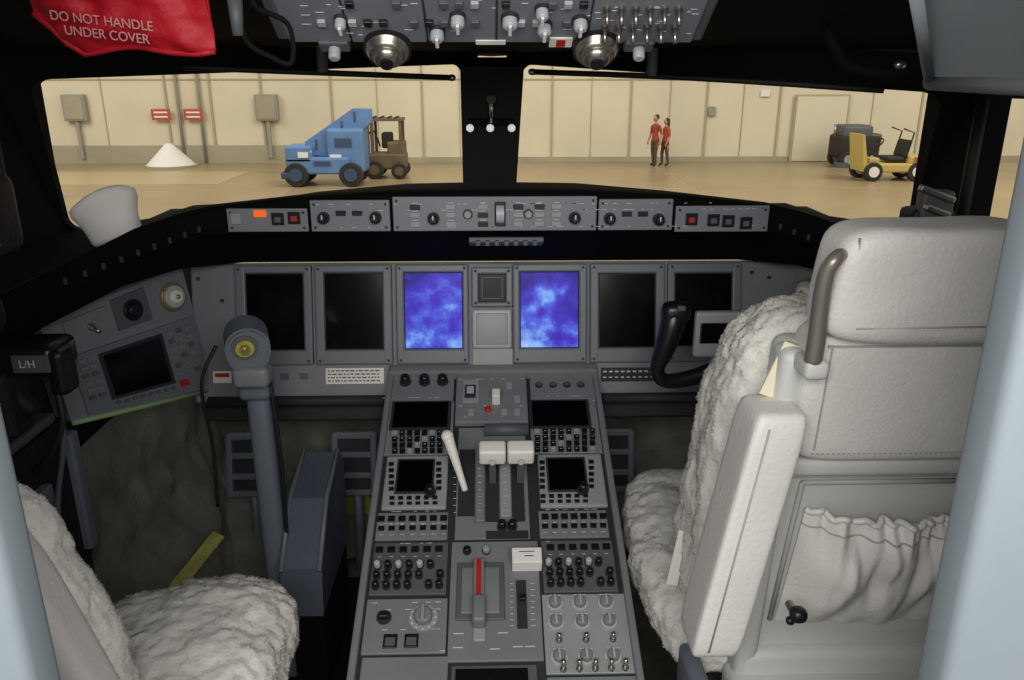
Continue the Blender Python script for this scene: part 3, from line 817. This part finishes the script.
for x in (-.156, .160):
    a = Obj('air_gasper', F=fr((x, 1.285, .028), (1, 0, 0), (0, -.75, .66)))
    a.cyl((0, 0, -.018), .036, .014, BLACK, 28); a.cyl((0, 0, -.004), .033, .012, METAL, 28, r2=.028, bev=.004); a.blob((0, 0, .008), (.042, .042, .028), METAL, 2, 6)
    a.cyl((0, 0, .019), .010, .006, KNOB, 14)
    a.done(oho)
# visor rails
r = Obj('sun_visor_rail'); r.tube([(-.645, 1.79, .010), (-.40, 1.88, .0), (-.092, 1.98, -.012)], .0065, BLACK, 8, sub=4)
r.blob((-.092, 1.98, -.012), (.02, .016, .016), METAL, 2, 3); r.cyl((-.37, 1.87, .0), .012, .06, PLATED, 12); r.done()
r = Obj('sun_visor_rail'); r.tube([(.097, 1.98, .001), (.45, 1.86, -.012), (.787, 1.66, -.034)], .0065, BLACK, 8, sub=4)
r.blob((.097, 1.98, .001), (.02, .016, .016), METAL, 2, 3); r.cyl((.36, 1.88, -.008), .012, .06, PLATED, 12); r.done()
r = Obj('assist_handle'); r.tube([(.60, 1.52, .075), (.63, 1.50, .02), (.66, 1.47, .002), (.70, 1.45, .0), (.74, 1.44, .02), (.76, 1.45, .07)], .010, BLACKM, 10, sub=5); r.blob((.70, 1.43, .012), (.022, .016, .016), METAL, 2, 4); r.done()

# red fabric pouch
RF = fr((-.475, 1.13, .070), (1, -.12, -.04), (0, -.2, 1))
rp = Obj('red_warning_pouch', F=RF)
rows = []; nu, nv = 36, 16
for i in range(nv + 1):
    t = i / nv; row = []
    for j in range(nu + 1):
        s_ = j / nu; x = -.125 + .240 * s_
        top = .075 - .045 * s_; bot = -.050 + .060 * max(0, .25 - s_) * 4 * .8 + .012 * s_ - .005 * math.sin(s_ * 9)
        y = bot + (top - bot) * t
        edge = min(s_, 1 - s_, t, 1 - t) * 4
        z = .018 * min(1, edge) + .012 * noise.noise(Vector((x * 30, y * 40, 1)))
        row.append((x, y, z))
    rows.append(row)
rp.grid(rows, REDFAB); rp.grid([[(a[0], a[1], -.004) for a in r_] for r_ in rows], REDFAB)
rp.tube([rows[0][j] for j in range(0, nu + 1, 3)], .004, REDFAB, 6)
rpo = rp.done()
text('DO NOT HANDLE\n  UNDER COVER', .0165, mat('faded_print', '#d29a98', .7), RF @ Matrix.Translation((-.018, -.012, .026)) @ rotm(0, 0, -4), rpo, 'pouch_text')
mc = Obj('headset_cable')
mc.tube([(-.33, 1.14, .13), (-.325, 1.13, .06), (-.315, 1.12, .035), (-.29, 1.12, .02), (-.262, 1.12, .012), (-.265, 1.13, .06), (-.31, 1.14, .085), (-.30, 1.15, .13)], .0035, BLACKM, 8, sub=6)
mc.tube([(-.328, 1.12, .09), (-.328, 1.12, .045)], [.010, .007], PLATED, 10); mc.cyl((-.328, 1.12, .10), .012, .04, KNOB, 12)
mc.done()

# ================================================================== ITEMS ON THE SIDES
wr = Obj('white_cloth_roll', F=fr((-.768, 1.64, -.308), (.95, -.25, .36), (-.42, .15, 1)))
prof2 = [(0.0, -.02), (.050, -.02), (.056, -.01), (.060, .02), (.068, .046), (.073, .056), (.073, .070), (.064, .076), (.05, .075), (.02, .072), (0.002, .071)]
rows = []
for r_, hgt in prof2:
    rows.append([(math.cos(a) * r_ * (1 + .05 * math.sin(a * 3 + hgt * 20)), hgt + .006 * math.sin(a * 2) * (hgt > .02), math.sin(a) * r_ * .75) for a in [k * math.pi / 14 for k in range(28)]])
wr.grid(rows, CLOTH, closed=True)
wr.done()

lc = Obj('side_console')
lc.prism([(-.84, .66), (-.84, 1.46), (-.955, 1.46), (-1.07, .66)], -1.4, -.64, BLACK); lc.box((-.895, 1.06, -.63), (.10, .76, .02), PLATED, .006)
lc.box((-.832, 1.25, -.85), (.02, .2, .25), YOKE, .004); lc.box((-.835, 1.455, -.80), (.022, .03, .26), YOKE, .006)
lc.done()
lc = Obj('side_console')
lc.prism([(1.07, .66), (.955, 1.46), (.87, 1.46), (.87, .66)], -1.4, -.64, BLACK); lc.box((.91, 1.06, -.63), (.07, .76, .02), PLATED, .006)
lc.done()
tr = Obj('tiller_handset')
tr.box((-.80, 1.30, -.455), (.15, .09, .055), KNOB, .014, 3); tr.box((-.76, 1.254, -.455), (.06, .004, .03), PLATED, .001); tr.box((-.725, 1.28, -.475), (.03, .05, .08), KNOB, .01)
tr.box((-.84, 1.28, -.53), (.07, .07, .12), BLACK, .01)
tr.tube([(-.735, 1.27, -.5), (-.73, 1.26, -.56), (-.76, 1.26, -.62), (-.80, 1.27, -.66)], .006, BLACK, 8, sub=5)
tr.tube([(-.745, 1.28, -.5), (-.75, 1.29, -.60), (-.79, 1.3, -.74), (-.80, 1.3, -.86)], .005, PLATED, 8, sub=5)
tro = tr.done()
text('L/H', .018, MARK, fr((-.765, 1.2515, -.455), (1, 0, 0), (0, 0, 1)), tro, 'handset_text')
ox = Obj('oxygen_mask_hose')
ox.box((-.76, 1.2, -.20), (.09, .08, .12), BLACK, .02, 3); 
for k in range(7): ox.box((-.735, 1.155, -.165 - k * .012), (.05, .01, .006), PLATED, .002)
ox.tube([(-.80, 1.2, -.27), (-.78, 1.22, -.36), (-.84, 1.25, -.44), (-.80, 1.3, -.56)], .016, BLACK, 10, sub=6)
ox.done()
cl = Obj('window_latch')
cl.box((.80, 1.43, -.225), (.06, .03, .05), PLATED, .008, 3); cl.box((.79, 1.41, -.205), (.07, .012, .012), METAL, .003, R=rotm(0, 20, 0)); cl.box((.795, 1.41, -.235), (.05, .012, .012), METAL, .003, R=rotm(0, 20, 0))
cl.box((.80, 1.45, -.26), (.08, .06, .05), BLACK, .01)
cl.done()

# ================================================================== RIGHT SEAT
seat = bpy.data.objects.new('pilot_seat', None); seat.location = (0, 0, EYE); bpy.context.collection.objects.link(seat)
s = Obj('seat_frame')
SF = fr((.580, 1.0, -.36), (1, 0, 0), (0, -.10, 1))
s.F = SF
s.box((0, -.36, -.04), (.38, .74, .06), SHELL, .02, 3)
for sx in (-1, 1):
    s.box((sx * .178, -.30, -.012), (.036, .62, .05), SHELL, .014, 3)
s.box((0, -.175, -.01), (.34, .03, .04), SHELL, .010, 3)
s.box((0, -.62, -.005), (.38, .20, .04), SHELL, .016, 3)
s.F = I4
s.box((.575, 1.25, -1.10), (.42, .44, .10), PLATED, .02, 3); s.box((.575, 1.25, -1.27), (.26, .32, .26), YOKE, .02, 3)
s.box((.32, 1.02, -1.0), (.03, .16, .20), YOKE, .01, 3)
s.box((.575, 1.04, -1.02), (.40, .10, .2), SHELL, .02, 3)
s.done(seat)
s = Obj('leather_back_panel', F=SF)
s.blob((0, -.055, -.01), (.335, .20, .075), LEATHER, 8, 14)
s.box((0, .025, .026), (.29, .003, .003), LEATHD); 
for k in range(44):
    s.box((-.140, .025 - k * .0036, .0285), (.002, .0018, .002), LEATHD); 
for k in range(40): s.box((-.14 + k * .0072, -.138, .0265), (.004, .0015, .002), LEATHD)
s.done(seat)
s = Obj('headrest', F=fr((.562, .985, -.252), (1, 0, 0), (0, -.05, 1)))
def hf(p):
    return Vector((p.x * (1 - .05 * (p.y / .08)), p.y + .004 * noise.noise(p * 9), p.z + .003 * noise.noise(p * 14)))
s.blob((0, 0, 0), (.285, .150, .10), LEATHER, 6, 16, fn=hf)
for k in range(44):
    s.box((-.120 + .0002 * k, .064 - k * .003, .042), (.002, .0016, .004), LEATHD)
s.tube([(-.11, -.048, .0505), (.12, -.046, .0505)], .0010, LEATHD, 6)
s.done(seat)
s = Obj('headrest_posts')
for x, k in ((.410, 1), (.716, -1)):
    s.tube([(x, .955, -.352), (x, .952, -.320), (x - k * .002, .948, -.285), (x - k * .004, .942, -.250), (x - k * .003, .938, -.228), (x + k * .002, .936, -.216), (x + k * .010, .942, -.211), (x + k * .018, .952, -.212)], [.0115, .0115, .0110, .0105, .010, .0095, .009, .008], BRONZE, 14, sub=5)
    s.box((x + k * .004, .968, -.362), (.032, .05, .026), SHELL, .008, 3)
s.done(seat)
s = Obj('armrest')
s.blob((.347, .985, -.615), (.072, .09, .385), LEATHER, 11, 16, fn=lambda p: Vector((p.x + p.z * .16, p.y, p.z)))
s.tube([(.358, .9385, -.44), (.306, .9385, -.79)], .0012, LEATHD, 6)
s.done(seat)
# pouch recess and gathered pocket
s = Obj('map_pocket', F=SF)
s.box((0, -.345, -.008), (.315, .29, .006), SHELL)
s.tube([(-.135, -.203, .0), (.152, -.203, .0)], .004, LEATHD, 6)
s.tube([(-.135, -.203, .0), (-.148, -.46, .0)], .004, LEATHD, 6)
rows = []
for i in range(36):
    t = i / 35; row = []
    for j in range(120):
        q = j / 119; x = -.125 - .016 * t + .280 * q
        g1 = max(0, 1 - t * 4)
        ru = math.sin(q * 95 + 3 * math.sin(q * 9)) * .004 * g1 + .036 * noise.noise(Vector((x * 24, t * 2.0, 3))) * (1 - t * .6) + .016 * noise.noise(Vector((x * 55, t * 3, 7))) * (1 - t)
        y = -.246 - .212 * t - .003 * math.sin(q * 60) * g1 - .012 * math.sin(q * 3.1) * (1 - t)
        e_ = min(1, 5 * min(q, 1 - q))
        z = .004 + .045 * math.sin(math.pi * min(1, t * .80 + .16)) * (math.sin(e_ * math.pi / 2)) + ru * e_
        row.append((x, y, z))
    rows.append(row)
s.grid(rows, LEATHER)
s.tube([rows[0][j] for j in range(0, 120)], .005, LEATHER, 8)
s.tube([rows[4][j] for j in range(0, 120)], .0016, LEATHD, 6)
s.done(seat)
s = Obj('recline_knob'); s.cyl((.420, .955, -.72), .006, .03, METAL, 10, R=rotm(90, 0, 0)); s.blob((.422, .925, -.716), (.024, .024, .022), KNOB, 2.4, 5); s.blob((.414, .93, -.730), (.012, .012, .012), KNOB, 2.4, 4); s.done(seat)
# sheepskin backrest + cushion
s = Obj('sheepskin_backrest')
def bf(p):
    t = (p.z + .33) / .66
    return Vector((p.x * (1.05 - .15 * t), p.y + .10 * (1 - t) - .02, p.z))
s.blob((.555, 1.15, -.650), (.465, .19, .66), FLEECE, 4.5, 60, fn=bf, fuzz=.006, fq=70)
s.blob((.62, 1.03, -.335), (.10, .05, .06), FLEECE, 2.5, 14, fuzz=.005, fq=90)
so1 = s.done(seat)
s = Obj('sheepskin_cushion')
s.blob((.555, 1.38, -.925), (.56, .62, .13), FLEECE, 4, 60, fuzz=.007, fq=60)
so2 = s.done(seat)
fleece(so1, FLEECE, 100000, .0045, 1); fleece(so2, FLEECE, 80000, .0045, 2)
s = Obj('care_label'); s.box((.318, 1.19, -.80), (.02, .002, .11), PAPER, R=rotm(0, 8, 0)); s.box((.392, 1.01, -.385), (.03, .004, .08), mat('cream_tag', '#e6dfc4', .7), R=rotm(0, 20, 0)); s.done(seat)

# ================================================================== LEFT SEAT
seat2 = bpy.data.objects.new('pilot_seat', None); seat2.location = (0, 0, EYE); bpy.context.collection.objects.link(seat2)
s = Obj('sheepskin_cushion')
def cfn(p):
    x, y, z = p
    if x < 0: y += x * .45
    return Vector((x, y, z + .012 * math.sin(x * 12)))
s.blob((-.56, 1.09, -.935), (.43, .40, .15), FLEECE, 3.4, 50, fn=cfn, fuzz=.007, fq=60)
a1 = s.done(seat2)
s = Obj('sheepskin_backrest')
s.blob((-.715, .905, -.668), (.38, .085, .46), FLEECE, 4.0, 50, fn=lambda p: Vector((p.x - p.z * .18 - .0, p.y - p.z * .15, p.z)), fuzz=.005, fq=70)
a2 = s.done(seat2)
fleece(a1, FLEECE, 70000, .0045, 3); fleece(a2, FLEECE, 60000, .004, 4)
s = Obj('leather_back_shell')
s.blob((-.708, .85, -.68), (.38, .08, .46), LEATHER, 5, 14, fn=lambda p: Vector((p.x - p.z * .18, p.y - p.z * .15, p.z)))
s.box((-.64, 1.08, -1.10), (.36, .40, .16), PLATED, .02, 3); s.box((-.64, 1.08, -1.29), (.26, .3, .22), YOKE, .02, 3); s.box((-.66, .90, -.98), (.32, .06, .16), SHELL, .02, 3)
s.done(seat2)
s = Obj('headrest'); s.blob((-.76, .83, -.34), (.28, .10, .15), LEATHER, 5, 10)
for x in (-.84, -.68): s.tube([(x, .84, -.50), (x, .835, -.37)], .011, BRONZE, 12)
s.done(seat2)

# ================================================================== LIGHTS
def area(name, loc, rot, size, power, col=(1, 1, 1), sy=None):
    l = bpy.data.lights.new(name, 'AREA'); l.energy = power; l.size = size; l.color = col
    if sy: l.shape = 'RECTANGLE'; l.size_y = sy
    o = bpy.data.objects.new(name, l); o.location = loc; o.rotation_euler = [math.radians(a) for a in rot]; bpy.context.collection.objects.link(o); return o
area('frontal_fill_light', (0, -.55, EYE + .38), (66, 0, 0), 1.5, 32, (1, .975, .94), sy=.5)  # unseen broad fill added behind the viewpoint, standing in for a flash
for x in (-18, 0, 18):
    area('hangar_bay_light', (x, 20, 9.5), (20, 0, 0), 8, 1080, (1, .945, .80))
wd = bpy.data.worlds.new('hangar_ambient'); scene.world = wd; wd.use_nodes = True
bg = wd.node_tree.nodes['Background']; bg.inputs[0].default_value = (1, .965, .90, 1); bg.inputs[1].default_value = .5

cam = bpy.data.cameras.new('camera'); cam.sensor_width = 36; cam.lens = 800 / 1024 * 36; cam.clip_start = .02; cam.clip_end = 200
co = bpy.data.objects.new('camera', cam); co.location = (0, 0, EYE); co.rotation_euler = (math.radians(90 - 18.5), 0, math.radians(-1.43))
bpy.context.collection.objects.link(co); scene.camera = co
